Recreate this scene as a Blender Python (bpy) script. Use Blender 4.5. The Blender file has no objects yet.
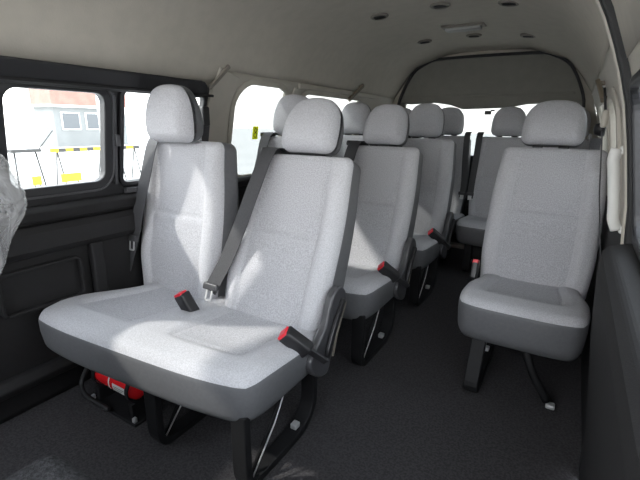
import bpy, math, random
import numpy as np
from mathutils import Vector, Matrix
random.seed(4)
SC = bpy.context.scene
COL = SC.collection
PI = math.pi

# ------------------------------------------------------------ camera
cam_d = bpy.data.cameras.new('camera')
cam_d.sensor_width = 36.0
cam_d.lens = 416.173 / 640 * 36
cam_d.clip_start = 0.02
cam_d.clip_end = 300
cam = bpy.data.objects.new('camera', cam_d)
COL.objects.link(cam)
R0 = Vector((0.85615756, 0.51655674, 0.01278154))      # right
R1 = Vector((-0.14863846, 0.22251675, 0.96353147))     # up
R2 = Vector((0.49487457, -0.82683458, 0.2672896))      # back
M = Matrix(((R0.x, R1.x, R2.x, 0.72), (R0.y, R1.y, R2.y, 0.0), (R0.z, R1.z, R2.z, 1.04), (0, 0, 0, 1)))
cam.matrix_world = M
SC.camera = cam

# ------------------------------------------------------------ world, sun, exposure
w = bpy.data.worlds.new('sky')
SC.world = w
w.use_nodes = True
nt = w.node_tree
nt.nodes.clear()
out = nt.nodes.new('ShaderNodeOutputWorld')
bg = nt.nodes.new('ShaderNodeBackground')
tc = nt.nodes.new('ShaderNodeTexCoord')
sep = nt.nodes.new('ShaderNodeSeparateXYZ')
ramp = nt.nodes.new('ShaderNodeValToRGB')
ramp.color_ramp.elements[0].position = 0.0
ramp.color_ramp.elements[0].color = (1.0, 0.99, 0.97, 1)
ramp.color_ramp.elements[1].position = 0.7
ramp.color_ramp.elements[1].color = (0.82, 0.90, 1.0, 1)
nt.links.new(tc.outputs['Generated'], sep.inputs[0])
nt.links.new(sep.outputs['Z'], ramp.inputs[0])
nt.links.new(ramp.outputs[0], bg.inputs['Color'])
bg.inputs['Strength'].default_value = 3.4
nt.links.new(bg.outputs[0], out.inputs[0])

sun_d = bpy.data.lights.new('sun', 'SUN')
sun_d.energy = 2.2
sun_d.angle = math.radians(2.5)
sun_d.color = (1.0, 0.96, 0.9)
sun = bpy.data.objects.new('sun', sun_d)
COL.objects.link(sun)
SUN_DIR = Vector((-0.62, -0.50, 0.62)).normalized()       # towards the sun
sun.rotation_euler = SUN_DIR.to_track_quat('Z', 'Y').to_euler()
sun.location = (-8, -9, 9)

SC.view_settings.view_transform = 'Standard'
SC.view_settings.look = 'None'
SC.view_settings.gamma = 1
SC.view_settings.use_curve_mapping = False
SC.view_settings.exposure = 1.05

# ------------------------------------------------------------ materials
def mat(name, col, rough=0.6, metal=0.0, spec=0.5, noise=None, bump=None, col2=None, coat=0.0):
    """noise=(scale, amount) colour variation; bump=(scale, strength)"""
    m = bpy.data.materials.new(name)
    m.use_nodes = True
    n = m.node_tree
    p = n.nodes['Principled BSDF']
    p.inputs['Base Color'].default_value = (*col, 1)
    p.inputs['Roughness'].default_value = rough
    p.inputs['Metallic'].default_value = metal
    p.inputs['Specular IOR Level'].default_value = spec
    p.inputs['Coat Weight'].default_value = coat
    t = n.nodes.new('ShaderNodeTexCoord')
    if noise:
        x = n.nodes.new('ShaderNodeTexNoise')
        x.inputs['Scale'].default_value = noise[0]
        x.inputs['Detail'].default_value = 3
        n.links.new(t.outputs['Object'], x.inputs['Vector'])
        r = n.nodes.new('ShaderNodeValToRGB')
        c2 = col2 or tuple(c * (1 - noise[1]) for c in col)
        r.color_ramp.elements[0].position = 0.38
        r.color_ramp.elements[0].color = (*c2, 1)
        r.color_ramp.elements[1].position = 0.62
        r.color_ramp.elements[1].color = (*col, 1)
        n.links.new(x.outputs['Fac'], r.inputs[0])
        n.links.new(r.outputs[0], p.inputs['Base Color'])
    if bump:
        x = n.nodes.new('ShaderNodeTexNoise')
        x.inputs['Scale'].default_value = bump[0]
        x.inputs['Detail'].default_value = 2
        n.links.new(t.outputs['Object'], x.inputs['Vector'])
        b = n.nodes.new('ShaderNodeBump')
        b.inputs['Strength'].default_value = bump[1]
        b.inputs['Distance'].default_value = 0.002
        n.links.new(x.outputs['Fac'], b.inputs['Height'])
        n.links.new(b.outputs[0], p.inputs['Normal'])
    return m

FAB = mat('fabric_insert', (0.51, 0.51, 0.54), 0.95, spec=0.1, noise=(230, 0.26), bump=(300, 0.6))
FAB2 = mat('fabric_bolster', (0.54, 0.54, 0.57), 0.95, spec=0.1, noise=(260, 0.2), bump=(340, 0.45))
VINYL = mat('grey_vinyl', (0.13, 0.132, 0.14), 0.55, noise=(90, 0.08), bump=(500, 0.15))
BLACKP = mat('black_plastic', (0.018, 0.018, 0.02), 0.4)
HINGE = mat('hinge_plastic', (0.058, 0.058, 0.063), 0.35)
BLACKM = mat('black_painted_metal', (0.010, 0.010, 0.011), 0.62, spec=0.25)
WEB = mat('belt_webbing', (0.055, 0.055, 0.060), 0.7, noise=(200, 0.2))
STEEL = mat('steel', (0.62, 0.62, 0.63), 0.45, metal=0.55)
RED = mat('red_plastic', (0.75, 0.03, 0.05), 0.35)
REDP = mat('red_paint', (0.72, 0.015, 0.02), 0.25, coat=0.4)
CARPET = mat('carpet', (0.060, 0.057, 0.060), 0.98, spec=0.05, noise=(140, 0.35), bump=(260, 0.8))
CARPET2 = mat('grey_carpet_fabric', (0.045, 0.045, 0.048), 0.98, spec=0.05, noise=(150, 0.45), bump=(260, 0.8))
TRIM = mat('dark_trim', (0.014, 0.0135, 0.0145), 0.65, spec=0.35, noise=(60, 0.12), bump=(400, 0.2))
TRIMB = mat('black_trim', (0.012, 0.012, 0.014), 0.45)
HEAD = mat('headliner', (0.49, 0.455, 0.395), 0.9, spec=0.15, noise=(18, 0.05), bump=(250, 0.25))
PILLAR = mat('pillar_plastic', (0.46, 0.43, 0.375), 0.6, noise=(12, 0.05))
GATE = mat('tailgate_trim', (0.22, 0.21, 0.185), 0.7, noise=(14, 0.06))
RUBBER = mat('rubber', (0.012, 0.012, 0.013), 0.6)
WHITEP = mat('white_plastic', (0.72, 0.72, 0.7), 0.4)
VENT = mat('vent_plastic', (0.20, 0.18, 0.155), 0.5)
YEL = mat('yellow_paint', (0.62, 0.42, 0.01), 0.5)
BLK = mat('black_paint', (0.03, 0.03, 0.03), 0.5)
GROUND = mat('concrete_ground', (0.60, 0.59, 0.57), 0.9, noise=(0.5, 0.12))
BRICK = mat('brick_upper', (0.34, 0.17, 0.14), 0.9, noise=(2.0, 0.15))
WALLC = mat('grey_cladding', (0.19, 0.20, 0.20), 0.8, noise=(1.0, 0.1))
PANE = mat('dark_pane', (0.09, 0.10, 0.11), 0.2)
LABEL = mat('label_paper', (0.62, 0.62, 0.6), 0.6)
INK = mat('ink', (0.04, 0.04, 0.04), 0.6)
LAMP = mat('lamp_lens', (0.36, 0.36, 0.34), 0.3)

def glass_mat(name, tint, gloss=0.06):
    m = bpy.data.materials.new(name)
    m.use_nodes = True
    n = m.node_tree
    n.nodes.clear()
    o = n.nodes.new('ShaderNodeOutputMaterial')
    mix = n.nodes.new('ShaderNodeMixShader')
    tr = n.nodes.new('ShaderNodeBsdfTransparent')
    gl = n.nodes.new('ShaderNodeBsdfGlossy')
    fr = n.nodes.new('ShaderNodeMath')
    fr.operation = 'POWER'
    fr.inputs[1].default_value = 5
    lw = n.nodes.new('ShaderNodeLayerWeight')
    lw.inputs['Blend'].default_value = 0.5
    n.links.new(lw.outputs['Facing'], fr.inputs[0])
    gl.inputs['Roughness'].default_value = 0.02
    tr.inputs['Color'].default_value = (*tint, 1)
    n.links.new(fr.outputs[0], mix.inputs[0])
    n.links.new(tr.outputs[0], mix.inputs[1])
    n.links.new(gl.outputs[0], mix.inputs[2])
    n.links.new(mix.outputs[0], o.inputs[0])
    return m
GLASS = glass_mat('window_glass', (0.92, 0.93, 0.925))
TINT = glass_mat('tinted_glass', (0.47, 0.48, 0.475))

def film_mat():
    m = bpy.data.materials.new('plastic_film')
    m.use_nodes = True
    n = m.node_tree
    n.nodes.clear()
    o = n.nodes.new('ShaderNodeOutputMaterial')
    mix = n.nodes.new('ShaderNodeMixShader')
    tr = n.nodes.new('ShaderNodeBsdfTransparent')
    p = n.nodes.new('ShaderNodeBsdfPrincipled')
    p.inputs['Base Color'].default_value = (0.38, 0.385, 0.40, 1)
    p.inputs['Roughness'].default_value = 0.18
    t = n.nodes.new('ShaderNodeTexCoord')
    x = n.nodes.new('ShaderNodeTexNoise')
    x.inputs['Scale'].default_value = 14
    x.inputs['Detail'].default_value = 4
    x.inputs['Distortion'].default_value = 1.5
    b = n.nodes.new('ShaderNodeBump')
    b.inputs['Strength'].default_value = 0.9
    b.inputs['Distance'].default_value = 0.02
    n.links.new(t.outputs['Object'], x.inputs['Vector'])
    n.links.new(x.outputs['Fac'], b.inputs['Height'])
    n.links.new(b.outputs[0], p.inputs['Normal'])
    mr = n.nodes.new('ShaderNodeMapRange')
    mr.inputs['From Min'].default_value = 0.3
    mr.inputs['From Max'].default_value = 0.7
    mr.inputs['To Min'].default_value = 0.3
    mr.inputs['To Max'].default_value = 0.75
    n.links.new(x.outputs['Fac'], mr.inputs[0])
    n.links.new(mr.outputs[0], mix.inputs[0])
    n.links.new(tr.outputs[0], mix.inputs[1])
    n.links.new(p.outputs[0], mix.inputs[2])
    n.links.new(mix.outputs[0], o.inputs[0])
    return m
FILM = film_mat()

# ------------------------------------------------------------ mesh helpers
def mk(name, verts, faces, mats, parent=None, fmat=None, smooth=True, loc=None, rot=None):
    me = bpy.data.meshes.new(name)
    me.from_pydata([tuple(v) for v in verts], [], faces)
    if not isinstance(mats, (list, tuple)):
        mats = [mats]
    for m in mats:
        me.materials.append(m)
    if fmat is not None:
        for p, i in zip(me.polygons, fmat):
            p.material_index = i
    if smooth:
        for p in me.polygons:
            p.use_smooth = True
    me.update()
    o = bpy.data.objects.new(name, me)
    COL.objects.link(o)
    if parent is not None:
        o.parent = parent
    if loc:
        o.location = loc
    if rot:
        o.rotation_euler = rot
    return o

def fix(o):
    import bmesh
    bm = bmesh.new()
    bm.from_mesh(o.data)
    bmesh.ops.remove_doubles(bm, verts=bm.verts, dist=1e-6)
    bmesh.ops.recalc_face_normals(bm, faces=bm.faces)
    bm.to_mesh(o.data)
    bm.free()
    return o

def bevel(o, wd, seg=3):
    m = o.modifiers.new('bevel', 'BEVEL')
    m.width = wd
    m.segments = seg
    m.limit_method = 'ANGLE'
    m.angle_limit = math.radians(40)
    return o

def empty(name, loc, label, cat, group=None, rz=0):
    o = bpy.data.objects.new(name, None)
    COL.objects.link(o)
    o.location = loc
    o.rotation_euler = (0, 0, rz)
    o.empty_display_size = 0.1
    return tag(o, label, cat, group)

def tag(o, label, cat, group=None):
    o['label'] = label
    o['category'] = cat
    if group:
        o['group'] = group
    return o

def struct(o):
    o['kind'] = 'structure'
    return o

def boxgrid(h, r, n):
    """rounded box surface: h half sizes, r radius, n divisions per axis -> verts, faces"""
    def axis(hh, k):
        rr = min(r, hh * 0.999)
        e = [hh - rr * (1 - math.sin(a * PI / 2 / 4)) if False else hh - rr + rr * math.tan(a * PI / 4 / 4) for a in range(5)]
        inner = np.linspace(-(hh - rr), hh - rr, max(2, k))
        a = [-x for x in e[:0:-1]] + list(inner) + e[1:]
        return a
    A = [axis(h[i], n[i]) for i in range(3)]
    verts, faces, idx = [], [], {}
    def vid(p):
        k = (round(p[0], 6), round(p[1], 6), round(p[2], 6))
        if k not in idx:
            idx[k] = len(verts)
            q = [max(-(h[i] - r), min(h[i] - r, p[i])) if h[i] > r else 0 for i in range(3)]
            d = [p[i] - q[i] for i in range(3)]
            L = math.sqrt(sum(x * x for x in d))
            verts.append([q[i] + d[i] / L * r if L > 1e-9 else q[i] for i in range(3)])
        return idx[k]
    for ax in range(3):
        b, c = (ax + 1) % 3, (ax + 2) % 3
        for s in (-1, 1):
            for i in range(len(A[b]) - 1):
                for j in range(len(A[c]) - 1):
                    q = []
                    for (u, v) in ((i, j), (i + 1, j), (i + 1, j + 1), (i, j + 1)):
                        p = [0, 0, 0]
                        p[ax] = s * h[ax]
                        p[b] = A[b][u]
                        p[c] = A[c][v]
                        q.append(vid(p))
                    if s < 0:
                        q.reverse()
                    faces.append(q)
    global RAW
    inv = {v: k for k, v in idx.items()}
    RAW = np.array([inv[i] for i in range(len(verts))])
    return np.array(verts), faces

def rbox(name, h, r, n, m, parent=None, deform=None, loc=None, rot=None, split=None, fm=None):
    """split(center)->bool returns two objects; fm(center)->material index"""
    V, F = boxgrid(h, r, n)
    cen = [V[f].mean(0) for f in F]
    global RC
    RC = [RAW[f].mean(0) for f in F]
    W = np.array([deform(*v) for v in V]) if deform else V
    return V, W, F, cen

def solid(name, h, r, n, m, parent=None, deform=None, loc=None, rot=None, fm=None):
    V, W, F, cen = rbox(name, h, r, n, m, deform=deform)
    fmat = [fm(*c) for c in cen] if fm else None
    return mk(name, W, F, m, parent, fmat, True, loc, rot)

def subset(W, F, keep):
    used, nf = {}, []
    nv = []
    for f, k in zip(F, keep):
        if not k:
            continue
        q = []
        for v in f:
            if v not in used:
                used[v] = len(nv)
                nv.append(W[v])
            q.append(used[v])
        nf.append(q)
    return nv, nf

def box(name, c, s, m, parent=None, bev=0.0, rot=None):
    x, y, z = s[0] / 2, s[1] / 2, s[2] / 2
    v = [(-x, -y, -z), (x, -y, -z), (x, y, -z), (-x, y, -z), (-x, -y, z), (x, -y, z), (x, y, z), (-x, y, z)]
    f = [(0, 3, 2, 1), (4, 5, 6, 7), (0, 1, 5, 4), (1, 2, 6, 5), (2, 3, 7, 6), (3, 0, 4, 7)]
    o = mk(name, v, f, m, parent, None, False, c, rot)
    if bev:
        bevel(o, bev)
    return o

def smooth_path(P, k=5, closed=False):
    P = [Vector(p) for p in P]
    n = len(P)
    res = []
    rng = range(n) if closed else range(n - 1)
    for i in rng:
        p1, p2 = P[i], P[(i + 1) % n]
        p0 = P[i - 1] if (closed or i > 0) else p1
        p3 = P[(i + 2) % n] if (closed or i + 2 < n) else p2
        for j in range(k):
            t = j / k
            res.append(0.5 * ((2 * p1) + (p2 - p0) * t + (2 * p0 - 5 * p1 + 4 * p2 - p3) * t * t + (3 * p1 - p0 - 3 * p2 + p3) * t ** 3))
    if not closed:
        res.append(P[-1])
    return res

def sweep(name, path, wdir, wd, th, m, parent=None, closed=False, smooth=False, bev=0.0, off=0.0):
    """rectangular section swept along path; wdir: width direction (Vector or list)"""
    P = [Vector(p) for p in path]
    n = len(P)
    V, F = [], []
    for i, p in enumerate(P):
        a = P[(i - 1) % n] if (closed or i > 0) else p
        b = P[(i + 1) % n] if (closed or i < n - 1) else p
        t = (b - a).normalized()
        wv = Vector(wdir[i] if isinstance(wdir, list) else wdir)
        wv = (wv - t * wv.dot(t)).normalized()
        nn = t.cross(wv).normalized()
        for (u, v) in ((-1, -1), (1, -1), (1, 1), (-1, 1)):
            V.append(p + wv * (u * wd / 2) + nn * (v * th / 2 + off))
    rng = n if closed else n - 1
    for i in range(rng):
        j = (i + 1) % n
        for k in range(4):
            l = (k + 1) % 4
            F.append((i * 4 + k, i * 4 + l, j * 4 + l, j * 4 + k))
    if not closed:
        F.append((3, 2, 1, 0))
        F.append(((n - 1) * 4, (n - 1) * 4 + 1, (n - 1) * 4 + 2, (n - 1) * 4 + 3))
    o = mk(name, V, F, m, parent, None, smooth)
    fix(o)
    if bev:
        bevel(o, bev, 2)
    return o

def tube(name, path, r, m, parent=None, closed=False, seg=10):
    P = [Vector(p) for p in path]
    n = len(P)
    V, F = [], []
    up = Vector((0, 0, 1))
    for i, p in enumerate(P):
        a = P[(i - 1) % n] if (closed or i > 0) else p
        b = P[(i + 1) % n] if (closed or i < n - 1) else p
        t = (b - a).normalized()
        ref = up if abs(t.z) < 0.9 else Vector((1, 0, 0))
        u = t.cross(ref).normalized()
        v = t.cross(u).normalized()
        rr = r[i] if isinstance(r, (list, tuple)) else r
        for k in range(seg):
            a_ = 2 * PI * k / seg
            V.append(p + u * math.cos(a_) * rr + v * math.sin(a_) * rr)
    rng = n if closed else n - 1
    for i in range(rng):
        j = (i + 1) % n
        for k in range(seg):
            l = (k + 1) % seg
            F.append((i * seg + k, i * seg + l, j * seg + l, j * seg + k))
    if not closed:
        F.append(tuple(range(seg - 1, -1, -1)))
        F.append(tuple((n - 1) * seg + k for k in range(seg)))
    o = mk(name, V, F, m, parent, None, True)
    return fix(o)

def prism(name, pts, axis, a, b, m, parent=None, bev=0.0, smooth=False):
    """2D outline extruded along axis from a to b. axis 'x': pts=(y,z); 'y': (x,z); 'z': (x,y)"""
    def P(p, t):
        return {'x': (t, p[0], p[1]), 'y': (p[0], t, p[1]), 'z': (p[0], p[1], t)}[axis]
    n = len(pts)
    V = [P(p, a) for p in pts] + [P(p, b) for p in pts]
    F = [tuple(range(n - 1, -1, -1)), tuple(range(n, 2 * n))]
    F += [(i, (i + 1) % n, (i + 1) % n + n, i + n) for i in range(n)]
    o = mk(name, V, F, m, parent, None, smooth)
    fix(o)
    if bev:
        bevel(o, bev)
    return o

def rrect(y0, y1, z0, z1, r, k=6):
    pts = []
    for (cy, cz, a0) in ((y1 - r, z1 - r, 0), (y0 + r, z1 - r, 90), (y0 + r, z0 + r, 180), (y1 - r, z0 + r, 270)):
        for i in range(k + 1):
            a = math.radians(a0 + 90 * i / k)
            pts.append((cy + r * math.cos(a), cz + r * math.sin(a)))
    return pts

# ------------------------------------------------------------ van shell
PROF = [(0.0, 0.885), (0.60, 0.885), (0.77, 0.88), (0.95, 0.852), (1.10, 0.822), (1.24, 0.775), (1.34, 0.73), (1.45, 0.66), (1.53, 0.58), (1.585, 0.47), (1.615, 0.33), (1.63, 0.15), (1.632, 0.0)]
def _dense(prof):
    n = len(prof)
    res = []
    for i in range(n - 1):
        p0 = prof[max(0, i - 1)]; p1 = prof[i]; p2 = prof[i + 1]; p3 = prof[min(n - 1, i + 2)]
        m1 = (p2[1] - p0[1]) / (p2[0] - p0[0]); m2 = (p3[1] - p1[1]) / (p3[0] - p1[0])
        h = p2[0] - p1[0]
        for j in range(8):
            t = j / 8
            x = (2*t**3 - 3*t*t + 1) * p1[1] + (t**3 - 2*t*t + t) * h * m1 + (3*t*t - 2*t**3) * p2[1] + (t**3 - t*t) * h * m2
            res.append((p1[0] + h * t, x))
    res.append(prof[-1])
    return res
PROF0 = PROF
PROF = _dense(PROF[:-4]) + PROF[-3:]
def xw(z):
    for (z0, x0), (z1, x1) in zip(PROF, PROF[1:]):
        if z <= z1:
            return x0 + (x1 - x0) * (z - z0) / (z1 - z0)
    return 0.0

Y0, Y1 = -1.15, 3.80
ROOFZ = 1.28      # wall / headliner joint

def in_rr(y, z, w_):
    y0, y1, z0, z1, r = w_
    if not (y0 < y < y1 and z0 < z < z1):
        return False
    cy = min(max(y, y0 + r), y1 - r)
    cz = min(max(z, z0 + r), z1 - r)
    return (y - cy) ** 2 + (z - cz) ** 2 < r * r + 1e-9

def wall(side, name, ya, yb, za, zb, m, wins=(), inset=0.0, th=0.03, parent=None, st=0.02):
    ny = max(1, round((yb - ya) / st))
    nz = max(1, round((zb - za) / st))
    V, F = [], []
    idx = {}
    def vid(i, j):
        if (i, j) not in idx:
            y = ya + (yb - ya) * i / ny
            z = za + (zb - za) * j / nz
            idx[(i, j)] = len(V)
            V.append((side * (xw(z) - inset), y, z))
        return idx[(i, j)]
    for i in range(ny):
        for j in range(nz):
            yc = ya + (yb - ya) * (i + .5) / ny
            zc = za + (zb - za) * (j + .5) / nz
            if any(in_rr(yc, zc, w_) for w_ in wins):
                continue
            q = [vid(i, j), vid(i + 1, j), vid(i + 1, j + 1), vid(i, j + 1)]
            if side > 0:
                q.reverse()
            F.append(q)
    o = mk(name, V, F, m, parent)
    s = o.modifiers.new('solid', 'SOLIDIFY')
    s.thickness = th
    s.offset = -1
    return o

# windows: (y0,y1,z0,z1,r)
W0 = (-0.55, 0.48, 0.80, 1.135, 0.05)
W1 = (0.632, 0.993, 0.80, 1.155, 0.055)
W2 = (1.050, 1.475, 0.79, 1.165, 0.03)
W3 = (1.675, 2.150, 0.745, 1.250, 0.13)
W4 = (2.26, 3.12, 0.76, 1.235, 0.08)
LW = [W0, W1, W2, W3, W4]
RW0 = (0.30, 1.24, 0.78, 1.14, 0.06)
RW1 = (1.74, 2.12, 0.78, 1.16, 0.08)
RW2 = (2.30, 3.20, 0.78, 1.18, 0.08)

floor = box('floor', (0, (Y0 + Y1) / 2, -0.02), (1.84, Y1 - Y0, 0.04), CARPET)
struct(floor)
root_l = wall(-1, 'wall_left', Y0, 3.80, 0.0, 0.72, TRIM)
struct(root_l)
lf = wall(-1, 'wall_left_window_band', Y0, 1.50, 0.72, 1.20, TRIMB, [W0, W1, W2], inset=0.002)
struct(lf)
lr = wall(-1, 'wall_left_rear', 1.50, 3.80, 0.72, 1.28, PILLAR, [W3, W4])
struct(lr)
# dark cornice above the front left windows with rounded rear end
def skin_poly(name, pts, side, th, m, parent=None, inset=0.0, bev=0.004):
    """polygon in (y,z) draped on the wall and thickened inwards"""
    n = len(pts)
    V = [(side * (xw(z) - inset), y, z) for y, z in pts] + [(side * (xw(z) - inset - th), y, z) for y, z in pts]
    F = [tuple(range(n)), tuple(range(2 * n - 1, n - 1, -1))]
    F += [(i, i + n, (i + 1) % n + n, (i + 1) % n) for i in range(n)]
    o = mk(name, V, F, m, parent, None, False)
    fix(o)
    if bev:
        bevel(o, bev)
    return o
band = [(Y0, 1.150)] + [(Y0, 1.225)] + [(1.42, 1.222)] + [(1.42 + 0.05 * math.sin(a * PI / 6), 1.186 + 0.036 * math.cos(a * PI / 6)) for a in range(1, 6)] + [(1.42, 1.150)]
b_ = skin_poly('trim_1', band, -1, 0.03, TRIMB, bev=0.01)
struct(b_)
tr = sweep('trim_2', [(-(xw(1.165) - 0.032), y, 1.162) for y in np.linspace(Y0, 1.5, 8)], (0, 0, 1), 0.012, 0.012, TRIM, bev=0.003)
struct(tr)

# right side: sliding door in front of y=1.3, body behind it
rl = wall(1, 'wall_right', 1.30, 3.80, 0.0, 0.72, TRIM)
struct(rl)
ru = wall(1, 'wall_right_rear', 1.30, 3.80, 0.72, 1.28, PILLAR, [RW1, RW2])
struct(ru)
rf = wall(1, 'wall_right_front', Y0, 0.0, 0.0, 0.72, TRIM)
struct(rf)
door = wall(1, 'door_1', 0.0, 1.26, 0.72, 1.20, PILLAR, [RW0])
struct(door)
d2 = wall(1, 'door_lower_skin', 0.0, 1.26, 0.0, 0.72, TRIM, parent=door)
# bulging lower door trim
def door_trim():
    ys = np.linspace(0.0, 1.26, 12)
    sec = [(0.0, 0.885), (0.0, 0.872), (0.2, 0.862), (0.33, 0.848), (0.48, 0.830), (0.62, 0.818), (0.70, 0.812), (0.735, 0.815), (0.755, 0.830), (0.765, 0.875)]
    V, F = [], []
    for y in ys:
        for z, x in sec:
            V.append((x, y, z))
    k = len(sec)
    for i in range(len(ys) - 1):
        for j in range(k - 1):
            F.append((i * k + j, i * k + j + 1, (i + 1) * k + j + 1, (i + 1) * k + j))
    F.append(tuple(range(k)))
    F.append(tuple((len(ys) - 1) * k + j for j in range(k - 1, -1, -1)))
    o = mk('door_trim_panel', V, F, TRIM, door, None, False)
    fix(o)
    bevel(o, 0.008)
door_trim()
# weather seal down the rear edge of the door opening and over its top
seal = [(xw(z) - 0.006, 1.285, z) for z in (0.05, 0.3, 0.5, 0.7, 0.85, 1.0, 1.1, 1.18, 1.24, 1.30, 1.36)]
st = sweep('trim_3', seal, (0, 1, 0), 0.045, 0.022, RUBBER, bev=0.006)
struct(st)
st2 = sweep('trim_4', [(xw(z) - 0.012, 1.325, z) for z in (0.5, 0.7, 0.85, 1.0, 1.1, 1.18, 1.24, 1.30, 1.36)], (0, 1, 0), 0.02, 0.02, PILLAR, bev=0.005)
struct(st2)

# headliner
def headliner():
    zs = [ROOFZ, 1.31, 1.34, 1.37, 1.40, 1.45, 1.49, 1.53, 1.56, 1.585, 1.60, 1.615, 1.623, 1.63, 1.632]
    prof = [(-xw(z), z) for z in zs] + [(xw(z), z) for z in reversed(zs[:-1])]
    ys = np.linspace(-0.42, Y1, 40)  # unseen front stretch of roof left off to brighten the cushions
    V, F = [], []
    k = len(prof)
    for y in ys:
        for x, z in prof:
            if z == ROOFZ and y < 1.62 and x < 0 or z == ROOFZ and y < 1.45 and x > 0:
                z = 1.198
                x = math.copysign(xw(z) - 0.0015, x)
            # the lining curves down over the last part towards the tailgate
            t = max(0, (y - 3.35) / 0.45)
            V.append((x * (1 - 0.03 * t * t * min(1, max(0, (z - 1.28) / 0.1))), y, z - 0.008 * t * t * max(0, (z - 1.28) / 0.35)))
    for i in range(len(ys) - 1):
        for j in range(k - 1):
            F.append((i * k + j, (i + 1) * k + j, (i + 1) * k + j + 1, i * k + j + 1))
    o = mk('ceiling', V, F, HEAD)
    s = o.modifiers.new('solid', 'SOLIDIFY')
    s.thickness = 0.03
    s.offset = -1
    struct(o)
headliner()

# window frames and glass
def window(n, side, W, m, ring=0.035, depth=0.022, tint=None):
    y0, y1, z0, z1, r = W
    pts = rrect(y0, y1, z0, z1, r)
    P, Wd = [], []
    for i, (y, z) in enumerate(pts):
        P.append(Vector((side * (xw(z) + 0.0), y, z)))
        # width direction: outward from window centre in the wall surface
        a, b = pts[i - 1], pts[(i + 1) % len(pts)]
        t = Vector((0, b[0] - a[0], b[1] - a[1])).normalized()
        Wd.append(Vector((0, t.z, -t.y)))
    fr = sweep('window_%d' % n, P, Wd, ring, depth, m, closed=True, bev=0.005)
    struct(fr)
    V, F = [], []
    nz = 14
    for s_ in (0.012, 0.016):
        for i in range(nz + 1):
            z = z0 - 0.008 + (z1 - z0 + 0.016) * i / nz
            V += [(side * (xw(z) + s_), y0 - 0.008, z), (side * (xw(z) + s_), y1 + 0.008, z)]
    q = 2 * (nz + 1)
    for i in range(nz):
        a = 2 * i
        F += [(a, a + 1, a + 3, a + 2), (q + a, q + a + 2, q + a + 3, q + a + 1), (a, a + 2, q + a + 2, q + a), (a + 1, q + a + 1, q + a + 3, a + 3)]
    F += [(0, q, q + 1, 1), (q - 2, q - 1, 2 * q - 1, 2 * q - 2)]
    g = mk('glass', V, F, tint or GLASS, fr, None, False)
    fix(g)
    return fr
window(1, -1, W0, TRIMB)
f1 = window(2, -1, W1, TRIMB, 0.032, 0.036)
f2 = window(3, -1, W2, TRIMB, 0.02, 0.03)
window(4, -1, W3, PILLAR, 0.03, 0.02, TINT)
window(5, -1, W4, PILLAR, 0.03, 0.02, TINT)
window(6, 1, RW0, TRIMB, 0.022)
window(7, 1, RW1, PILLAR, tint=TINT)
window(8, 1, RW2, PILLAR, tint=TINT)
# rail bead of the sliding pane, catch on its rear stile and rubber run channel
def bead(name, W, grow, wd, th, m, parent, lift):
    y0, y1, z0, z1, r = W
    pts = rrect(y0 - grow, y1 + grow, z0 - grow, z1 + grow, r + grow)
    sweep(name, [(-(xw(z) - lift), y, z) for y, z in pts], (1, 0, 0), th, wd, m, parent, closed=True, bev=0.002)
bead('inner_bead', W1, 0.018, 0.008, 0.012, HINGE, f1, 0.016)
box('window_catch', (-(xw(0.97) - 0.02), 1.025, 0.97), (0.02, 0.018, 0.045), HINGE, f1, 0.003)
box('lower_channel', (-0.862, 1.27, 0.765), (0.03, 0.42, 0.022), HINGE, f2, 0.004)
box('divider_channel', (-(0.842), 1.024, 0.975), (0.02, 0.014, 0.36), HINGE, f2, 0.003, rot=(0, math.radians(8), 0))

# left lower wall mouldings
ws = prism('trim_5', [(-0.885, 0.70), (-0.845, 0.70), (-0.835, 0.735), (-0.85, 0.752), (-0.885, 0.752)], 'y', Y0, 3.7, TRIM, bev=0.006)
struct(ws)
def lower_panel():
    # padded upper panel, slanted rail, recessed bin pocket
    o = prism('trim_6', [(-0.885, 0.575), (-0.862, 0.575), (-0.845, 0.60), (-0.848, 0.66), (-0.862, 0.685), (-0.885, 0.685)], 'y', Y0, 1.6, TRIM, bev=0.008)
    struct(o)
    o = prism('trim_7', [(-0.885, 0.10), (-0.85, 0.10), (-0.84, 0.13), (-0.86, 0.16), (-0.885, 0.16)], 'y', Y0, 3.0, TRIM, bev=0.008)
    struct(o)
    pts = rrect(0.56, 0.84, 0.385, 0.535, 0.02)
    s = sweep('trim_8', [(-0.872, y, z) for y, z in pts], (1, 0, 0), 0.022, 0.012, TRIM, closed=True, bev=0.003)
    struct(s)
    o = box('trim_9', (-0.866, 0.905, 0.45), (0.036, 0.05, 0.26), TRIM, None, 0.008)
    struct(o)
lower_panel()

# beige pillar moulding between the front and rear left windows, with grab strap hole
pp = sweep('trim_10', [(-(xw(z) - 0.006), 1.575 + max(0, z - 1.15) * 0.25, z) for z in np.linspace(0.75, 1.275, 12)], (0, 1, 0), 0.150, 0.016, PILLAR, bev=0.005)
struct(pp)
pp = sweep('trim_11', [(-(xw(z) - 0.005), 2.205, z) for z in np.linspace(0.75, 1.25, 11)], (0, 1, 0), 0.080, 0.014, PILLAR, bev=0.005)
struct(pp)
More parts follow.
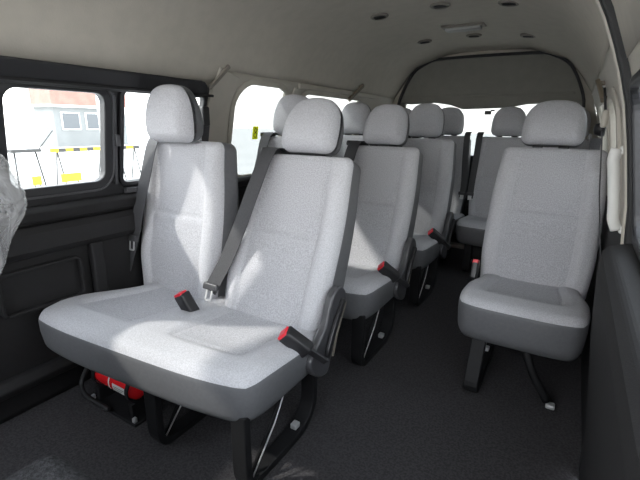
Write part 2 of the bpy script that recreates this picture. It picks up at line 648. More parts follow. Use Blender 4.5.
# hand grip slots beside the roof rail (dark upright loop ends)
def assist_grip(y0, z0, y1, z1, side, label):
    e = empty('assist_grip', (side * xw((z0 + z1) / 2), (y0 + y1) / 2, (z0 + z1) / 2), label, 'grip')
    c = Vector(e.location)
    P = [Vector((side * (xw(z0 + (z1 - z0) * t) - 0.024), y0 + (y1 - y0) * t, z0 + (z1 - z0) * t)) - c for t in (0, .25, .5, .75, 1)]
    sweep('grip_bar', P, (0, 1, 0), 0.032, 0.018, GRIPM, e, bev=0.005)
    for t in (0.1, 0.9):
        zz = z0 + (z1 - z0) * t
        box('grip_foot', tuple(Vector((side * (xw(zz) - 0.010), y0 + (y1 - y0) * t, zz)) - c), (0.022, 0.024, 0.018), GRIPM, e, 0.003)
GRIPM = mat('brown_plastic', (0.17, 0.14, 0.10), 0.5)
assist_grip(2.86, 1.215, 3.00, 1.327, -1, 'small slanted brown grip on the left roof rail above the rear side window')
assist_grip(2.12, 1.15, 2.20, 1.23, 1, 'small slanted brown grip on the right pillar beside the single seat headrest')
gu = [(-(xw(z) - 0.02), y, z) for y, z in ((1.480, 1.195), (1.515, 1.23), (1.550, 1.27), (1.575, 1.30))]
o = sweep('trim_12', gu, (0, 1, 0), 0.02, 0.014, VENT, bev=0.004)
struct(o)
hr = sweep('trim_13', [(-(xw(1.255) - 0.012), y, 1.262) for y in np.linspace(2.2, 3.3, 6)], (0, 0, 1), 0.03, 0.018, PILLAR, bev=0.006)
struct(hr)

# ------------------------------------------------------------ rear end and tailgate
YR = 3.78
def rear():
    out_ = [(-0.80, 0.0), (-0.80, 1.23), (-0.76, 1.30), (-0.70, 1.40)]
    # body frame around the tailgate opening
    outer = [(-xw(z), z) for z in (0.0, 0.6, 0.9, 1.1, 1.24, 1.34, 1.45, 1.53, 1.585, 1.62)]
    inner = [(-0.76, 0.02), (-0.76, 0.6), (-0.755, 0.9), (-0.74, 1.1), (-0.725, 1.24), (-0.69, 1.34), (-0.645, 1.43), (-0.585, 1.51), (-0.48, 1.565), (-0.33, 1.590)]
    def mirror(a):
        return a + [(-x, z) for x, z in reversed(a)]
    O, I = mirror(outer), mirror(inner)
    k = len(O)
    V = [(x, YR - 0.02, z) for x, z in O] + [(x, YR - 0.02, z) for x, z in I] + [(x, YR + 0.06, z) for x, z in O] + [(x, YR + 0.06, z) for x, z in I]
    F = []
    for i in range(k - 1):
        F += [(i, i + 1, k + i + 1, k + i), (k + i, k + i + 1, 3 * k + i + 1, 3 * k + i), (2 * k + i, 3 * k + i, 3 * k + i + 1, 2 * k + i + 1), (i, 2 * k + i, 2 * k + i + 1, i + 1)]
    o = mk('wall_back', V, F, HEAD, None, None, False)
    fix(o)
    struct(o)
    s = sweep('trim_14', smooth_path([(x * 0.985, YR - 0.028, z - 0.005) for x, z in I], 3), (0, 1, 0), 0.03, 0.020, RUBBER, bev=0.004)
    struct(s)
    # tailgate: upper header trim, lower trim, glass
    up = [(-0.755, 1.235), (-0.715, 1.35), (-0.67, 1.44), (-0.61, 1.53), (-0.50, 1.585), (-0.34, 1.612), (0.34, 1.612), (0.50, 1.585), (0.61, 1.53), (0.67, 1.44), (0.715, 1.35), (0.755, 1.235),
          (0.62, 1.225), (0.33, 1.215), (0.20, 1.19), (-0.16, 1.18), (-0.26, 1.215), (-0.40, 1.235), (-0.62, 1.225)]
    d = prism('door_2', up, 'y', YR - 0.006, YR + 0.05, GATE, None, 0.012)
    struct(d)
    ridge = box('header_ridge', (0, YR - 0.004, 1.29), (1.30, 0.012, 0.02), GATE, d, 0.004)
    lw = prism('lower_trim', [(-0.76, -0.02), (-0.76, 0.80), (0.76, 0.80), (0.76, -0.02)], 'y', YR, YR + 0.05, TRIM, d, 0.01)
    for s_ in (-1, 1):
        prism('side_trim', [(s_ * 0.76, 0.78), (s_ * 0.745, 1.24), (s_ * 0.665, 1.24), (s_ * 0.68, 0.78)], 'y', YR, YR + 0.05, GATE, d, 0.008)
    sl = box('trim_15', (0, YR - 0.07, 0.012), (1.5, 0.10, 0.026), PILLAR, None, 0.006)
    struct(sl)
    g = box('glass', (0, YR + 0.035, 1.02), (1.46, 0.006, 0.5), TINT, d)
    c = box('camera_housing', (0.05, YR + 0.018, 1.152), (0.05, 0.03, 0.03), BLACKP, d, 0.005)
    box('camera_stalk', (0.085, YR + 0.02, 1.170), (0.03, 0.02, 0.012), BLACKP, d, 0.003)
rear()

# front end: dashboard bulkhead sill and opening behind the camera, larger than a windscreen to admit light
fb = box('wall_front', (0, Y0 - 0.02, 0.36), (1.78, 0.04, 0.72), TRIM, None, 0.01)
struct(fb)

# ------------------------------------------------------------ ceiling fittings
def roof_vent(x, y, label):
    zc = 1.632
    for (z0, x0), (z1, x1) in zip(PROF, PROF[1:]):
        if x1 <= abs(x) <= x0:
            zc = z0 + (z1 - z0) * (x0 - abs(x)) / (x0 - x1)
    e = empty('ceiling_vent', (x, y, zc), label, 'vent', 'round air outlets in the ceiling')
    e.rotation_euler = (0, math.atan2(x, 3.2) * 1.0, 0)
    k = 28
    V, F = [], []
    secs = [(0.050, 0.004), (0.050, -0.006), (0.044, -0.011), (0.036, -0.010), (0.034, -0.003)]
    for r, z in secs:
        for i in range(k):
            a = 2 * PI * i / k
            V.append((r * math.cos(a), r * math.sin(a), z))
    for s in range(len(secs) - 1):
        for i in range(k):
            F.append((s * k + i, s * k + (i + 1) % k, (s + 1) * k + (i + 1) % k, (s + 1) * k + i))
    F.append(tuple((len(secs) - 1) * k + i for i in range(k)))
    fix(mk('vent_ring', V, F, VENT, e))
    for q in (-0.018, 0.0, 0.018):
        box('louvre', (0, q, -0.008), (0.062, 0.010, 0.003), BLACKP, e, 0.001, rot=(math.radians(28), 0, 0))
roof_vent(-0.31, 2.32, 'round dark vent in ceiling, front left of the six')
roof_vent(0.02, 2.32, 'round dark vent in ceiling, front middle of the six, before the lamp')
roof_vent(0.345, 2.34, 'round dark vent in ceiling, front right of the six')
roof_vent(-0.31, 3.12, 'round dark vent in ceiling, rear left, above the tailgate header')
roof_vent(0.02, 3.14, 'round dark vent in ceiling, rear middle, just behind the lamp')
roof_vent(0.35, 3.18, 'round dark vent in ceiling, rear right, above the tailgate header')
e = empty('ceiling_lamp', (0.02, 2.84, 1.632), 'oblong unlit ceiling lamp with pale lens between the round vents', 'lamp')
solid('lamp_base', (0.125, 0.05, 0.006), 0.005, (6, 4, 2), VENT, e, loc=(0, 0, -0.005))
solid('lamp_lens', (0.105, 0.034, 0.011), 0.010, (8, 5, 2), LAMP, e, loc=(0, 0, -0.018))

# ------------------------------------------------------------ seats
BZ = 0.38      # pivot height
BY = 0.45      # pivot behind the front of the cushion

def cushion(unit, xa, xb, centres, taper=False, yb=0.52, ltaper=False, shear=0.0, drop=0.008):
    hx, hy, hz = (xb - xa) / 2, yb / 2, 0.082
    cx = (xa + xb) / 2
    def d(x, y, z):
        yl = y + hy
        X = x
        # plan rounding at the front corners
        if yl < 0.14:
            X *= 1 - 0.045 * ((0.14 - yl) / 0.14) ** 2 * (0.46 / max(hx, 0.3)) ** 0.5
        if taper and yl > 0.22:
            t = min(1, (yl - 0.22) / 0.2)
            X *= 1 - 0.13 * t * t * (3 - 2 * t)
        if ltaper and yl > 0.16 and x < -hx + 0.25:
            t = min(1, (yl - 0.16) / 0.24)
            X += 0.085 * t * t * (3 - 2 * t) * (-hx + 0.25 - x) / 0.25
        Y = y
        fx = min(1, abs(x) / hx)
        if y < 0:
            Y += 0.030 * fx ** 4 * min(1, (-y) / hy)
        Y += shear * X * max(0, 1 - yl / 0.45)
        Z = z
        if z > 0:
            q = z / hz
            up = 0.0
            for c in centres:
                lx = abs(x + cx - c)
                g = max(0, 1 - (lx / 0.17) ** 4) if lx < 0.17 else 0
                gy = max(0, 1 - ((y - 0.04) / 0.19) ** 4) if abs(y - 0.04) < 0.19 else 0
                up -= 0.014 * g * gy
                # seam grooves of the insert panel
                if abs(y - 0.04) < 0.17:
                    up -= 0.0035 * math.exp(-((lx - 0.135) / 0.006) ** 2)
                if lx < 0.135:
                    up -= 0.0035 * math.exp(-((y + 0.13) / 0.006) ** 2)
            # nose rolls down gently
            if yl < 0.16:
                up -= 0.016 * ((0.16 - yl) / 0.16) ** 2
            Z += up * q - 0.034 * min(1, max(0, (yl - 0.10) / 0.38)) * q
        else:
            # skirt tucks in towards the bottom
            k = -z / hz
            X *= 1 - 0.03 * k
            Y = Y * (1 - 0.03 * k)
            Z = z - drop * k
        return (X + cx, Y + hy, Z + 0.313)
    nx = int(60 * (xb - xa) / 0.5)
    V, W, F, cen = rbox('', (hx, hy, hz), 0.042, (nx, 44, 5), None, deform=d)
    top = [c[2] > 0.060 for c in RC]
    def ins(c):
        for cc in centres:
            if abs(c[0] + cx - cc) < 0.135 and -0.13 < c[1] < 0.26 and c[2] > 0.068:
                return 0
        return 1
    v, f = subset(W, F, top)
    fm = [ins(c) for c, k in zip(cen, top) if k]
    o = mk('seat_cushion', v, f, [FAB, FAB2], unit, fm)
    v, f = subset(W, F, [not k for k in top])
    mk('cushion_skirt', v, f, VINYL, unit)

def backrest(unit, x, ang, L=0.60, wd=0.44, flat=False, by=BY):
    hx, hy, hz = wd / 2, 0.065, (L + 0.085) / 2
    a = math.radians(ang)
    def d(x_, y, z):
        t = (z + hz) / (2 * hz)           # 0 bottom .. 1 top
        X = x_ * (1 + 0.03 * math.sin(PI * min(1, t * 1.15)) - 0.07 * max(0, (t - 0.6) / 0.4) ** 2 - 0.05 * max(0, (0.25 - t) / 0.25))
        Y = y
        lx = abs(x_)
        if y > 0:
            Y = y * (1.25 - 0.55 * t)
        else:
            q = -y / hy
            bol = max(0, min(1, (lx - 0.12) / 0.05))
            Y -= q * 0.020 * bol * bol * (3 - 2 * bol) * (1 - max(0, (lx - 0.18) / 0.04) * 0.5 if lx > 0.18 else 1) * min(1, (1 - t) * 6)
            Y -= q * 0.012 * math.exp(-((t - 0.30) / 0.18) ** 2)
            Y += q * 0.003 * math.exp(-((lx - 0.142) / 0.005) ** 2)
            if lx < 0.142:
                Y += q * 0.005 * math.exp(-((z - 0.035) / 0.007) ** 2)
                Y -= q * 0.006 * (1 if z < 0.035 else 0) * min(1, (0.142 - lx) / 0.02)
        return (X, Y + 0.065, z + hz - 0.085)
    V, W, F, cen = rbox('', (hx, hy, hz), 0.03, (60, 6, 70), None, deform=d)
    front = [(c[1] < -0.0375) for c in RC]
    v, f = subset(W, F, front)
    fm = []
    for c, k in zip(cen, front):
        if k:
            fm.append(0 if (abs(c[0]) < 0.142 and c[2] < hz - 0.02 and c[1] < -0.06) else 1)
    b = mk('backrest', v, f, [FAB, FAB2], unit, fm, True, (x, by, BZ), (-a, 0, 0))
    v, f = subset(W, F, [not k for k in front])
    mk('backrest_shell', v, f, VINYL, b)
    return b

def headrest(unit, x, ang, L=0.60, by=BY, up=0.0, hw=0.122, lean=0, fwd=0.0):
    a = math.radians(ang - lean)
    hx, hy, hz = hw, 0.060, 0.108
    def d(x_, y, z):
        t = (z + hz) / (2 * hz)
        X = x_ * (1 - 0.20 * max(0, (t - 0.35) / 0.65) ** 2.2 - 0.02 * (1 - t))
        Y = y * (0.85 + 0.35 * math.sin(PI * min(1.0, t + 0.15)))
        if y < 0:
            Y += 0.012 * (abs(x_) / hx) ** 2
        else:
            Y -= 0.01 * (abs(x_) / hx) ** 2
        Z = z - 0.026 * (abs(x_) / hx) ** 2.5 * t
        return (X, Y + 0.04, Z)
    V, W, F, cen = rbox('', (hx, hy, hz), 0.045, (14, 5, 12), None, deform=d)
    front = [c[1] < -0.016 for c in RC]
    v, f = subset(W, F, front)
    a0 = math.radians(ang)
    p = (x, by + (L + 0.118 + up) * math.sin(a0) - fwd, BZ + (L + 0.118 + up) * math.cos(a0))
    h = mk('headrest', v, f, FAB2, unit, None, True, p, (-a, 0, 0))
    v, f = subset(W, F, [not k for k in front])
    mk('headrest_shell', v, f, VINYL, h)
    for s in (-1, 1):
        tube('headrest_post', [(s * 0.055, 0.055 + fwd, -0.15), (s * 0.055, 0.045, -0.06)], 0.007, STEEL, h)
        box('post_collar', (s * 0.055, 0.050 + fwd, -0.115), (0.045, 0.03, 0.014), BLACKP, h, 0.004)
    return h

def bpt(x, ang, lx, ly, lz, by=BY):
    a = math.radians(ang)
    return Vector((x + lx, by + ly * math.cos(a) + lz * math.sin(a), BZ + lz * math.cos(a) - ly * math.sin(a)))

def buckle(unit, p, tilt_x, tilt_y, L=0.10):
    """stalk buckle: base at p; leans"""
    o = solid('buckle', (0.025, 0.022, 0.050), 0.009, (4, 3, 4), BLACKP, unit, loc=p, rot=(tilt_x, tilt_y, 0))
    solid('release_button', (0.020, 0.017, 0.008), 0.004, (3, 2, 2), RED, o, loc=(0, -0.003, 0.047))
    sweep('buckle_stalk', [(0, 0, -0.02), (0, 0.004, -0.07), (0, 0.008, -0.12)], (1, 0, 0), 0.026, 0.010, BLACKP, o, bev=0.003)
    return o

def belt(unit, x, ang, s, by=BY, tz=0.035, dx=0.0):
    """belt down the side s of a backrest from the shoulder guide to the hip"""
    g = solid('belt_guide', (0.038, 0.030, 0.014), 0.010, (4, 4, 3), BLACKP, unit, loc=bpt(x, ang, s * 0.165, 0.028, 0.605), rot=(-math.radians(ang), 0, 0))
    pts = [(0.135, 0.09, 0.612), (0.135, 0.035, 0.622), (0.138, -0.026, 0.590), (0.145, -0.054, 0.45), (0.162, -0.064, 0.30), (0.200, -0.054, 0.16), (0.236, -0.052, 0.06), (0.252, -0.05, 0.02)]
    pts = [(s * (a + dx * min(1, max(0, (0.40 - c) / 0.2))), b, c) for a, b, c in pts]
    path = smooth_path([bpt(x, ang, *p, by=by) for p in pts], 5)
    a = math.radians(ang)
    b = sweep('seat_belt', path, Vector((1, 0, 0)), 0.064, 0.003, WEB, unit, smooth=False)
    # tongue lying on the webbing
    q = bpt(x, ang, s * (0.245 - 0.33 * (tz - 0.04) + dx), -0.058, tz, by=by)
    t = solid('belt_tongue', (0.036, 0.007, 0.013), 0.005, (4, 2, 3), HINGE, unit, loc=q, rot=(-a, 0, 0))
    pts = rrect(-0.013, 0.013, -0.052, -0.008, 0.004, 3)
    sweep('tongue_plate', [(u, 0.0, v) for u, v in pts], (0, 1, 0), 0.003, 0.007, STEEL, t, closed=True)
    return b

def leg(unit, x, y0=0.08, y1=0.44, top=0.26, wd=0.055, rake=0.0):
    pts = [(x, y0 + rake, top), (x, y0 + rake * 0.3, 0.10), (x, y0 + 0.005, 0.04), (x, y0 + 0.03, 0.014), (x, y0 + 0.10, 0.010), (x, y1 - 0.14, 0.010), (x, y1 - 0.06, 0.022), (x, y1 - 0.01, 0.07), (x, y1, 0.12), (x, y1, top)]
    path = [Vector(pts[0]), Vector(pts[1])] + smooth_path(pts[1:-1], 4)[1:] + [Vector(pts[-1])]
    l = sweep('leg', path, (1, 0, 0), wd, 0.026, BLACKM, unit, bev=0.004)
    tube('leg_brace', [(x, y0 + 0.04, 0.025), (x, y1 - 0.14, 0.24)], 0.006, BLACKM, l)
    tube('release_cable', [(x + 0.018, y0 + 0.02, 0.03), (x + 0.02, y0 + 0.13, 0.15), (x + 0.018, y0 + 0.20, 0.25)], 0.0025, STEEL, l)
    solid('floor_latch', (0.012, 0.014, 0.010), 0.004, (3, 3, 2), STEEL, l, loc=(x, y1 - 0.09, 0.036))
    return l

def recliner(unit, x, s):
    """teardrop cover and release lever on the outer face of the backrest hinge"""
    pts = [(0.475, 0.235), (0.50, 0.30), (0.525, 0.36), (0.585, 0.405), (0.600, 0.445), (0.585, 0.495), (0.545, 0.520), (0.505, 0.505), (0.480, 0.465), (0.455, 0.41), (0.385, 0.35), (0.36, 0.315), (0.38, 0.27), (0.43, 0.235)]
    P = [(p[0] - 0.035, p[1] - 0.008) for p in pts]
    sp = smooth_path([(0, a, b) for a, b in P], 4, True)
    P = [(v.y, v.z) for v in sp]
    c = prism('recliner_cover', P, 'x', x, x + s * 0.030, HINGE, unit, 0.008)
    sweep('recliner_lever', smooth_path([(x + s * 0.036, 0.525, 0.462), (x + s * 0.040, 0.465, 0.397), (x + s * 0.040, 0.42, 0.322), (x + s * 0.036, 0.415, 0.292)], 4), (1, 0, 0), 0.014, 0.022, BLACKP, c, bev=0.004)
    sweep('cover_rib', smooth_path([(x + s * 0.031, 0.55, 0.442), (x + s * 0.031, 0.495, 0.352), (x + s * 0.031, 0.465, 0.272)], 4), (1, 0, 0), 0.006, 0.006, VENT, c)
    return c

def bench(name, y, ang_a, ang_w, label, x0=-0.883, x1=0.088, belt_a=True, belt_w=True, rec=True, legs=True, hl=0, grp='double bench seats on the left side'):
    cxm = (x0 + x1) / 2
    u = empty(name, (cxm, y, 0), label, 'seat', grp)
    hw = (x1 - x0) / 2
    cushion(u, -hw, hw, (-0.23, 0.23), ltaper=True, shear=0.08)
    backrest(u, 0.24, ang_a)
    headrest(u, 0.24, ang_a)
    backrest(u, -0.25, ang_w)
    headrest(u, -0.25, ang_w, lean=hl, fwd=hl * 0.0095, up=hl * -0.0022)
    if belt_a:
        belt(u, 0.24, ang_a, -1)
    if belt_w:
        belt(u, -0.25, ang_w, -1, tz=0.17, dx=0.02)
    if rec:
        recliner(u, hw - 0.012, 1)
    buckle(u, (0.466, 0.30, 0.392), math.radians(24), math.radians(-46))
    buckle(u, (-0.025, 0.31, 0.392), math.radians(10), math.radians(-26))
    leg(u, hw - 0.06)
    leg(u, 0.07, y0=0.06, y1=0.38)
    box('mount_rail', (0, 0.13, 0.240), (2 * hw - 0.1, 0.03, 0.022), BLACKM, u, 0.004)
    box('mount_rail', (0, 0.42, 0.240), (2 * hw - 0.1, 0.03, 0.022), BLACKM, u, 0.004)
    box('wall_bracket', (-hw + 0.05, 0.27, 0.12), (0.02, 0.20, 0.24), BLACKM, u, 0.004)
    return u

bench('bench_seat', 0.655, 22, 8, 'nearest light grey two-person bench with two headrests, front row beside the left window', hl=9)
bench('bench_seat', 1.41, 20, 7, 'second grey two-person bench on the left, directly behind the nearest bench')
bench('bench_seat', 2.17, 12, 8, 'third grey two-person bench on the left, just before the rear row')

def single(name, y, x, label):
    u = empty(name, (x, y, 0), label, 'seat')
    cushion(u, -0.235, 0.235, (0,), taper=True, drop=0.028)
    backrest(u, 0.006, 20, wd=0.46, L=0.612)
    headrest(u, -0.012, 20, hw=0.136, up=0.006, L=0.612)
    o = solid('buckle', (0.015, 0.024, 0.042), 0.008, (3, 4, 4), BLACKP, u, loc=(-0.232, 0.38, 0.385), rot=(math.radians(-20), 0, 0))
    solid('release_button', (0.013, 0.020, 0.010), 0.004, (2, 3, 2), RED, o, loc=(0, -0.004, 0.040))
    sweep('buckle_stalk', [(0, 0, -0.02), (0, 0.01, -0.08), (0.005, 0.02, -0.13)], (0, 1, 0), 0.026, 0.010, BLACKP, o, bev=0.003)
    leg(u, -0.128, y0=-0.04, y1=0.40, rake=0.11)
    tube('side_leg', smooth_path([(0.03, 0.05, 0.25), (0.075, 0.03, 0.14), (0.14, 0.03, 0.03)], 5), 0.016, BLACKM, u)
    solid('leg_foot', (0.016, 0.016, 0.009), 0.006, (3, 3, 2), STEEL, u, loc=(0.155, 0.035, 0.012))
    box('mount_rail', (0, 0.10, 0.240), (0.40, 0.03, 0.022), BLACKM, u, 0.004)
    box('mount_rail', (0, 0.40, 0.240), (0.40, 0.03, 0.022), BLACKM, u, 0.004)
    return u
single('single_seat', 1.60, 0.625, 'light grey one-person seat with headrest standing alone right of the aisle')

def rear_bench(y, x0, x1, label, side):
    cxm = (x0 + x1) / 2
    hw = (x1 - x0) / 2
    u = empty('bench_seat', (cxm, y, 0), label, 'seat', 'rear row bench seats')
    cushion(u, -hw, hw, (-0.2, 0.2))
    for sx in (-1, 1):
        backrest(u, sx * 0.205, 10, wd=0.395)
        headrest(u, sx * 0.205, 10)
    # belts hanging at the aisle-side edges
    s = side
    pts = [(s * (hw - 0.035), 0.50, 1.0), (s * (hw - 0.035), 0.44, 0.97), (s * (hw - 0.03), 0.425, 0.80), (s * (hw - 0.02), 0.42, 0.62), (s * (hw - 0.02), 0.40, 0.50)]
    sweep('seat_belt', smooth_path(pts, 5), (1, 0, 0), 0.045, 0.003, WEB, u)
    t = solid('belt_tongue', (0.028, 0.006, 0.012), 0.005, (3, 2, 3), HINGE, u, loc=(s * (hw - 0.02), 0.39, 0.535))
    box('tongue_plate', (0, 0, -0.028), (0.028, 0.003, 0.036), STEEL, t, 0.001)
    leg(u, -0.3)
    leg(u, 0.3)
    box('seat_base', (0, 0.30, 0.135), (2 * hw - 0.16, 0.30, 0.23), TRIM, u, 0.01)
    return u
rear_bench(2.96, -0.845, 0.025, 'rear row bench left half, grey seats with belt hanging at its aisle edge', 1)
rear_bench(2.96, 0.045, 0.865, 'rear row bench right half, partly hidden behind the single seat', -1)

# front row seat at the left edge: backrest in plastic film and folded jump seat
def front_row():
    u = empty('front_seat', (-0.255, -0.52, 0), 'front row seat seen from behind at left edge, wrapped in clear plastic film', 'seat')
    cushion(u, -0.24, 0.19, (0,))
    b = backrest(u, 0, 24, L=0.69)
    def d(x, y, z):
        t = (z + 0.31) / 0.62
        wob = 0.006 * math.sin(31 * z + 17 * x) + 0.004 * math.sin(57 * z - 23 * y)
        return (x * (1.02 - 0.06 * max(0, t - 0.6)) + wob, y * (1.1 - 0.2 * t) + wob, z)
    solid('plastic_cover', (0.243, 0.085, 0.24), 0.05, (16, 6, 20), FILM, b, deform=d, loc=(0, 0.065, 0.475))
    box('seat_base', (0, 0.24, 0.13), (0.40, 0.36, 0.24), TRIM, u, 0.01)
    return u
front_row()
j = empty('folded_seat', (0.165, 0.04, 0), 'dark grey folded seatback with fabric cover at bottom left corner', 'seat')
solid('folded_backrest', (0.145, 0.085, 0.05), 0.04, (10, 6, 3), CARPET2, j, loc=(-0.008, 0.160, 0.455))
solid('seat_cushion', (0.120, 0.075, 0.055), 0.03, (8, 8, 3), VINYL, j, loc=(-0.008, 0.155, 0.345))
box('seat_base', (-0.025, 0.155, 0.145), (0.22, 0.12, 0.29), TRIM, j, 0.01)

# ------------------------------------------------------------ fire extinguisher under the nearest bench
ex = empty('fire_extinguisher', (-0.62, 0.79, 0.0), 'red fire extinguisher with white label lying under the nearest bench', 'extinguisher')
def lathe_x(name, secs, m, parent, loc=(0, 0, 0), k=28, fm=None):
    V, F = [], []
    for x, r in secs:
        for i in range(k):
            a = 2 * PI * i / k
            V.append((x, r * math.cos(a), r * math.sin(a)))
    for s in range(len(secs) - 1):
        for i in range(k):
            F.append((s * k + i, s * k + (i + 1) % k, (s + 1) * k + (i + 1) % k, (s + 1) * k + i))
    F.append(tuple(range(k)))
    F.append(tuple((len(secs) - 1) * k + i for i in range(k)))
    o = mk(name, V, F, m, parent, None, True, loc)
    return fix(o)
cz = 0.118
lathe_x('cylinder', [(-0.13, 0.018), (-0.125, 0.032), (-0.11, 0.043), (-0.09, 0.048), (0.105, 0.048), (0.118, 0.044), (0.126, 0.030), (0.130, 0.010)], REDP, ex, (0, 0, cz))
lathe_x('neck_valve', [(-0.18, 0.012), (-0.16, 0.016), (-0.13, 0.018), (-0.12, 0.018)], STEEL, ex, (0, 0, cz))
box('pin_handle', (-0.175, -0.012, cz + 0.035), (0.035, 0.012, 0.04), YEL, ex, 0.003, rot=(0, 0.5, 0))
box('squeeze_lever', (-0.19, 0.0, cz + 0.005), (0.05, 0.016, 0.07), BLACKP, ex, 0.004, rot=(0, 0.4, 0))
tube('hose', smooth_path([(-0.17, -0.02, cz), (-0.18, -0.05, cz - 0.06), (-0.12, -0.07, cz - 0.085), (0.02, -0.07, cz - 0.09)], 6), 0.009, RUBBER, ex)
def arc_label(name, x0, x1, a0, a1, r, m, parent):
    V, F = [], []
    n = 10
    for i in range(n + 1):
        a = math.radians(a0 + (a1 - a0) * i / n)
        for x in (x0, x1):
            V.append((x, -r * math.cos(a), r * math.sin(a)))
    for i in range(n):
        F.append((2 * i, 2 * i + 1, 2 * i + 3, 2 * i + 2))
    return mk(name, V, F, m, parent, None, True, (0, 0, cz))
lb = arc_label('label_sticker', 0.025, 0.102, -28, 12, 0.0487, LABEL, ex)
arc_label('label_bar', 0.000, 0.007, -60, 80, 0.0488, LABEL, ex)
for i in range(3):
    arc_label('print_line', 0.032, 0.092 - 0.01 * i, -3 - 9 * i, 0 - 9 * i, 0.0491, INK, ex)
for xx in (-0.085, 0.115):
    pts = [(xx, -0.055 * math.cos(a), cz + 0.052 * math.sin(a)) for a in [math.radians(q) for q in range(-90, 91, 15)]]
    sweep('bracket_strap', pts, (1, 0, 0), 0.018, 0.003, BLACKM, ex)
    box('bracket_foot', (xx, 0.0, 0.035), (0.022, 0.09, 0.07), BLACKM, ex, 0.003)
box('bracket_plate', (0.015, 0.0, 0.006), (0.28, 0.12, 0.012), BLACKM, ex, 0.003)
for xx, yy in ((-0.11, -0.05), (0.14, -0.05)):
    box('bracket_bolt', (xx, yy, 0.02), (0.014, 0.014, 0.018), STEEL, ex, 0.003)
# ------------------------------------------------------------ right pillar: grab handle, belt
gh = empty('grab_handle', (0.84, 1.46, 0.87), 'white upright grab handle on the right wall beside the single seat', 'handle')
hp = []
for z in np.linspace(-0.115, 0.115, 9):
    xx = xw(0.87 + z) - 0.84
    lift = 0.028 if abs(z) < 0.10 else 0.028 * max(0, (0.135 - abs(z)) / 0.03)
    hp.append((xx - 0.008 - lift, 0, z))
tube('grip', smooth_path(hp, 3), 0.016, WHITEP, gh)
for z in (-0.112, 0.112):
    solid('mount_pad', (0.010, 0.013, 0.013), 0.008, (2, 3, 3), WHITEP, gh, loc=(xw(0.87 + z) - 0.84 - 0.012, 0, z))

wb = empty('wall_seat_belt', (0.81, 2.36, 1.045), 'black seat belt hanging from an anchor on the right pillar', 'seat belt')
lathe_x('anchor_cover', [(-0.045, 0.010), (-0.040, 0.024), (-0.020, 0.030), (0.0, 0.032)], BLACKP, wb, (0.01, 0, -0.01))
box('anchor_ring', (-0.045, 0, -0.045), (0.014, 0.06, 0.03), HINGE, wb, 0.004)
sweep('webbing', smooth_path([(-0.020, 0, -0.05), (-0.01, -0.01, -0.30), (0.005, -0.02, -0.60), (0.03, -0.02, -0.95)], 6), (1, 0.3, 0), 0.045, 0.003, WEB, wb)
wb2 = empty('wall_seat_belt', (0.79, 1.74, 1.10), 'thin dark belt with grey upper sleeve just behind the white grab handle', 'seat belt')
solid('belt_sleeve', (0.010, 0.016, 0.028), 0.009, (3, 4, 5), PILLAR, wb2, loc=(-0.004, 0, -0.03))
tube('anchor_rod', [(-0.006, 0, 0.0), (-0.02, 0.0, 0.07)], 0.004, BLACKP, wb2)
for q in (-0.018, 0.018):
    sweep('webbing', [(-0.004, q, -0.07), (0.022, q, -0.28), (0.06, q, -0.50)], (0, 1, 0), 0.008, 0.003, WEB, wb2)

wc = empty('wall_seat_belt', (-0.80, 1.47, 1.07), 'short black belt anchor on the beige pillar behind the window headrest', 'seat belt')
solid('anchor_cover', (0.014, 0.022, 0.045), 0.010, (3, 4, 5), BLACKP, wc)
sweep('webbing', [(0.006, 0, -0.03), (-0.02, 0, -0.16), (-0.035, 0, -0.40)], (0, 1, 0), 0.045, 0.003, WEB, wc)

# ------------------------------------------------------------ outside
GZ = -0.70
gr = box('ground', (0, 0, GZ - 0.1), (240, 240, 0.2), GROUND)
struct(gr)
bd = empty('building', (-30, 24.5, GZ), 'pale grey building with reddish upper storey beyond the front left window', 'building')
box('lower_wall', (-1.25, -5.9, 1.35), (2.5, 5.4, 2.7), WALLC, bd)
box('upper_wall', (-1.25, -5.9, 4.4), (2.7, 5.6, 3.4), BRICK, bd)
box('cornice', (-1.25, -5.9, 2.75), (2.9, 5.8, 0.16), WHITEP, bd)
for i, yy in enumerate((-7.5, -5.8, -4.1)):
    w_ = box('window', (0.03, yy, 1.75), (0.08, 1.3, 1.2), WHITEP, bd)
    box('pane', (0.05, 0, 0), (0.03, 1.14, 1.04), PANE, w_)
def vis(p, x):
    return p
def barrier(y0, y1, x, z, label):
    e = empty('striped_barrier', (x, y0, GZ), label, 'barrier', 'yellow and black barriers')
    h = z - GZ
    n = max(4, int((y1 - y0) / 0.16))
    V, F, fm = [], [], []
    for i in range(n + 1):
        yy = (y1 - y0) * i / n
        for (dx, dz) in ((-0.03, -0.045), (0.03, -0.045), (0.03, 0.045), (-0.03, 0.045)):
            V.append((dx, yy, h + dz))
    for i in range(n):
        for k in range(4):
            l = (k + 1) % 4
            F.append((i * 4 + k, i * 4 + l, i * 4 + 4 + l, i * 4 + 4 + k))
            fm.append(i % 2)
    F += [(0, 3, 2, 1), (n * 4, n * 4 + 1, n * 4 + 2, n * 4 + 3)]
    fm += [0, 0]
    fix(mk('striped_bar', V, F, [YEL, BLK], e, fm, False))
    for yy in (0.15, (y1 - y0) - 0.15):
        for s in (-1, 1):
            tube('leg', [(0, yy, h), (s * 0.28, yy, 0.0)], 0.018, BLK, e)
    return e
barrier(5.35, 6.75, -10, 0.36, 'yellow and black striped barrier outside, seen through the sliding window')
barrier(6.95, 7.75, -10, 0.36, 'shorter yellow and black striped barrier outside, seen behind the window divider')
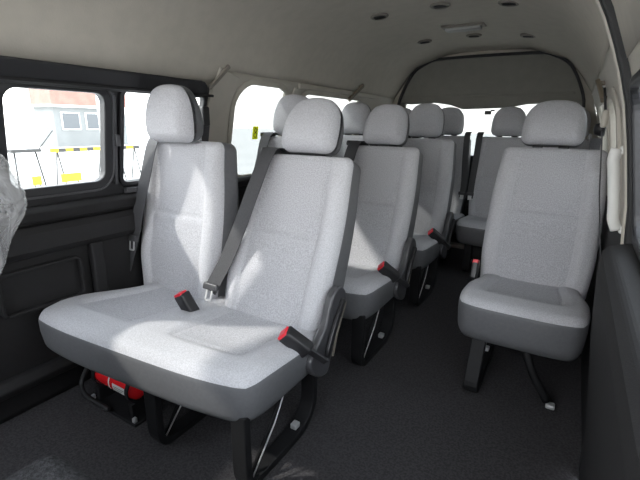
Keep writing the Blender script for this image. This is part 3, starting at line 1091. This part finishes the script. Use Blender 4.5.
def board(y, x, z, wd, label):
    e = empty('yellow_board', (x, y, GZ), label, 'sign', 'small yellow boards on legs')
    h = z - GZ
    box('board', (0, 0, h), (0.04, wd, 0.17), YEL, e, 0.01)
    for s in (-1, 1):
        tube('leg', [(0, s * wd * 0.3, h - 0.07), (0.05, s * wd * 0.5, 0.0)], 0.014, BLK, e)
board(4.03, -8, -0.06, 0.16, 'smaller yellow board on thin legs outside the sliding window')
board(4.68, -8, -0.06, 0.40, 'wider bright yellow board on legs outside the sliding window')
# trestle with dark top and a tilted lamp pole
tr_ = empty('trestle', (-10, 4.75, GZ), 'dark topped work trestle outside, left of the striped barrier', 'trestle')
box('trestle_top', (0, 0.05, 1.08), (0.2, 0.62, 0.07), BLK, tr_, 0.01)
for s in (-1, 1):
    tube('leg', [(0, s * 0.22 + 0.05, 1.05), (0.15, s * 0.30 + 0.05, 0.0)], 0.02, BLK, tr_)
tube('pole', [(0, 0.35, 1.10), (0, 0.72, 1.52)], 0.012, BLK, tr_)
pl = tube('lamp_post', [(-20, 12.95, GZ), (-20, 12.95, 6.0)], 0.09, WHITEP)
tag(pl, 'tall white pole outside in front of the reddish building', 'pole')
# yellow sticker on the rounded side window
def sticker_mat():
    m = bpy.data.materials.new('sticker_film')
    m.use_nodes = True
    n = m.node_tree
    p = n.nodes['Principled BSDF']
    p.inputs['Base Color'].default_value = (0.80, 0.78, 0.05, 1)
    p.inputs['Roughness'].default_value = 0.5
    t = n.nodes.new('ShaderNodeBsdfTranslucent')
    t.inputs['Color'].default_value = (0.62, 0.66, 0.05, 1)
    mx = n.nodes.new('ShaderNodeMixShader')
    mx.inputs[0].default_value = 0.7
    n.links.new(p.outputs[0], mx.inputs[1])
    n.links.new(t.outputs[0], mx.inputs[2])
    n.links.new(mx.outputs[0], n.nodes['Material Output'].inputs[0])
    return m
STICK = sticker_mat()
sk = empty('window_sticker', (-(xw(0.99) + 0.010), 1.90, 0.99), 'small yellow sticker with dark figure on the rounded left window', 'sticker')
sk.rotation_euler = (0, math.radians(9), 0)
box('sticker_face', (0, 0, 0), (0.002, 0.046, 0.072), STICK, sk)
for zz, rr in ((0.014, 0.010), (-0.012, 0.013)):
    tube('figure_mark', [(0.002, rr * math.cos(a), zz + rr * math.sin(a)) for a in np.linspace(0, 2 * PI, 16, endpoint=False)], 0.0022, INK, sk, closed=True, seg=5)
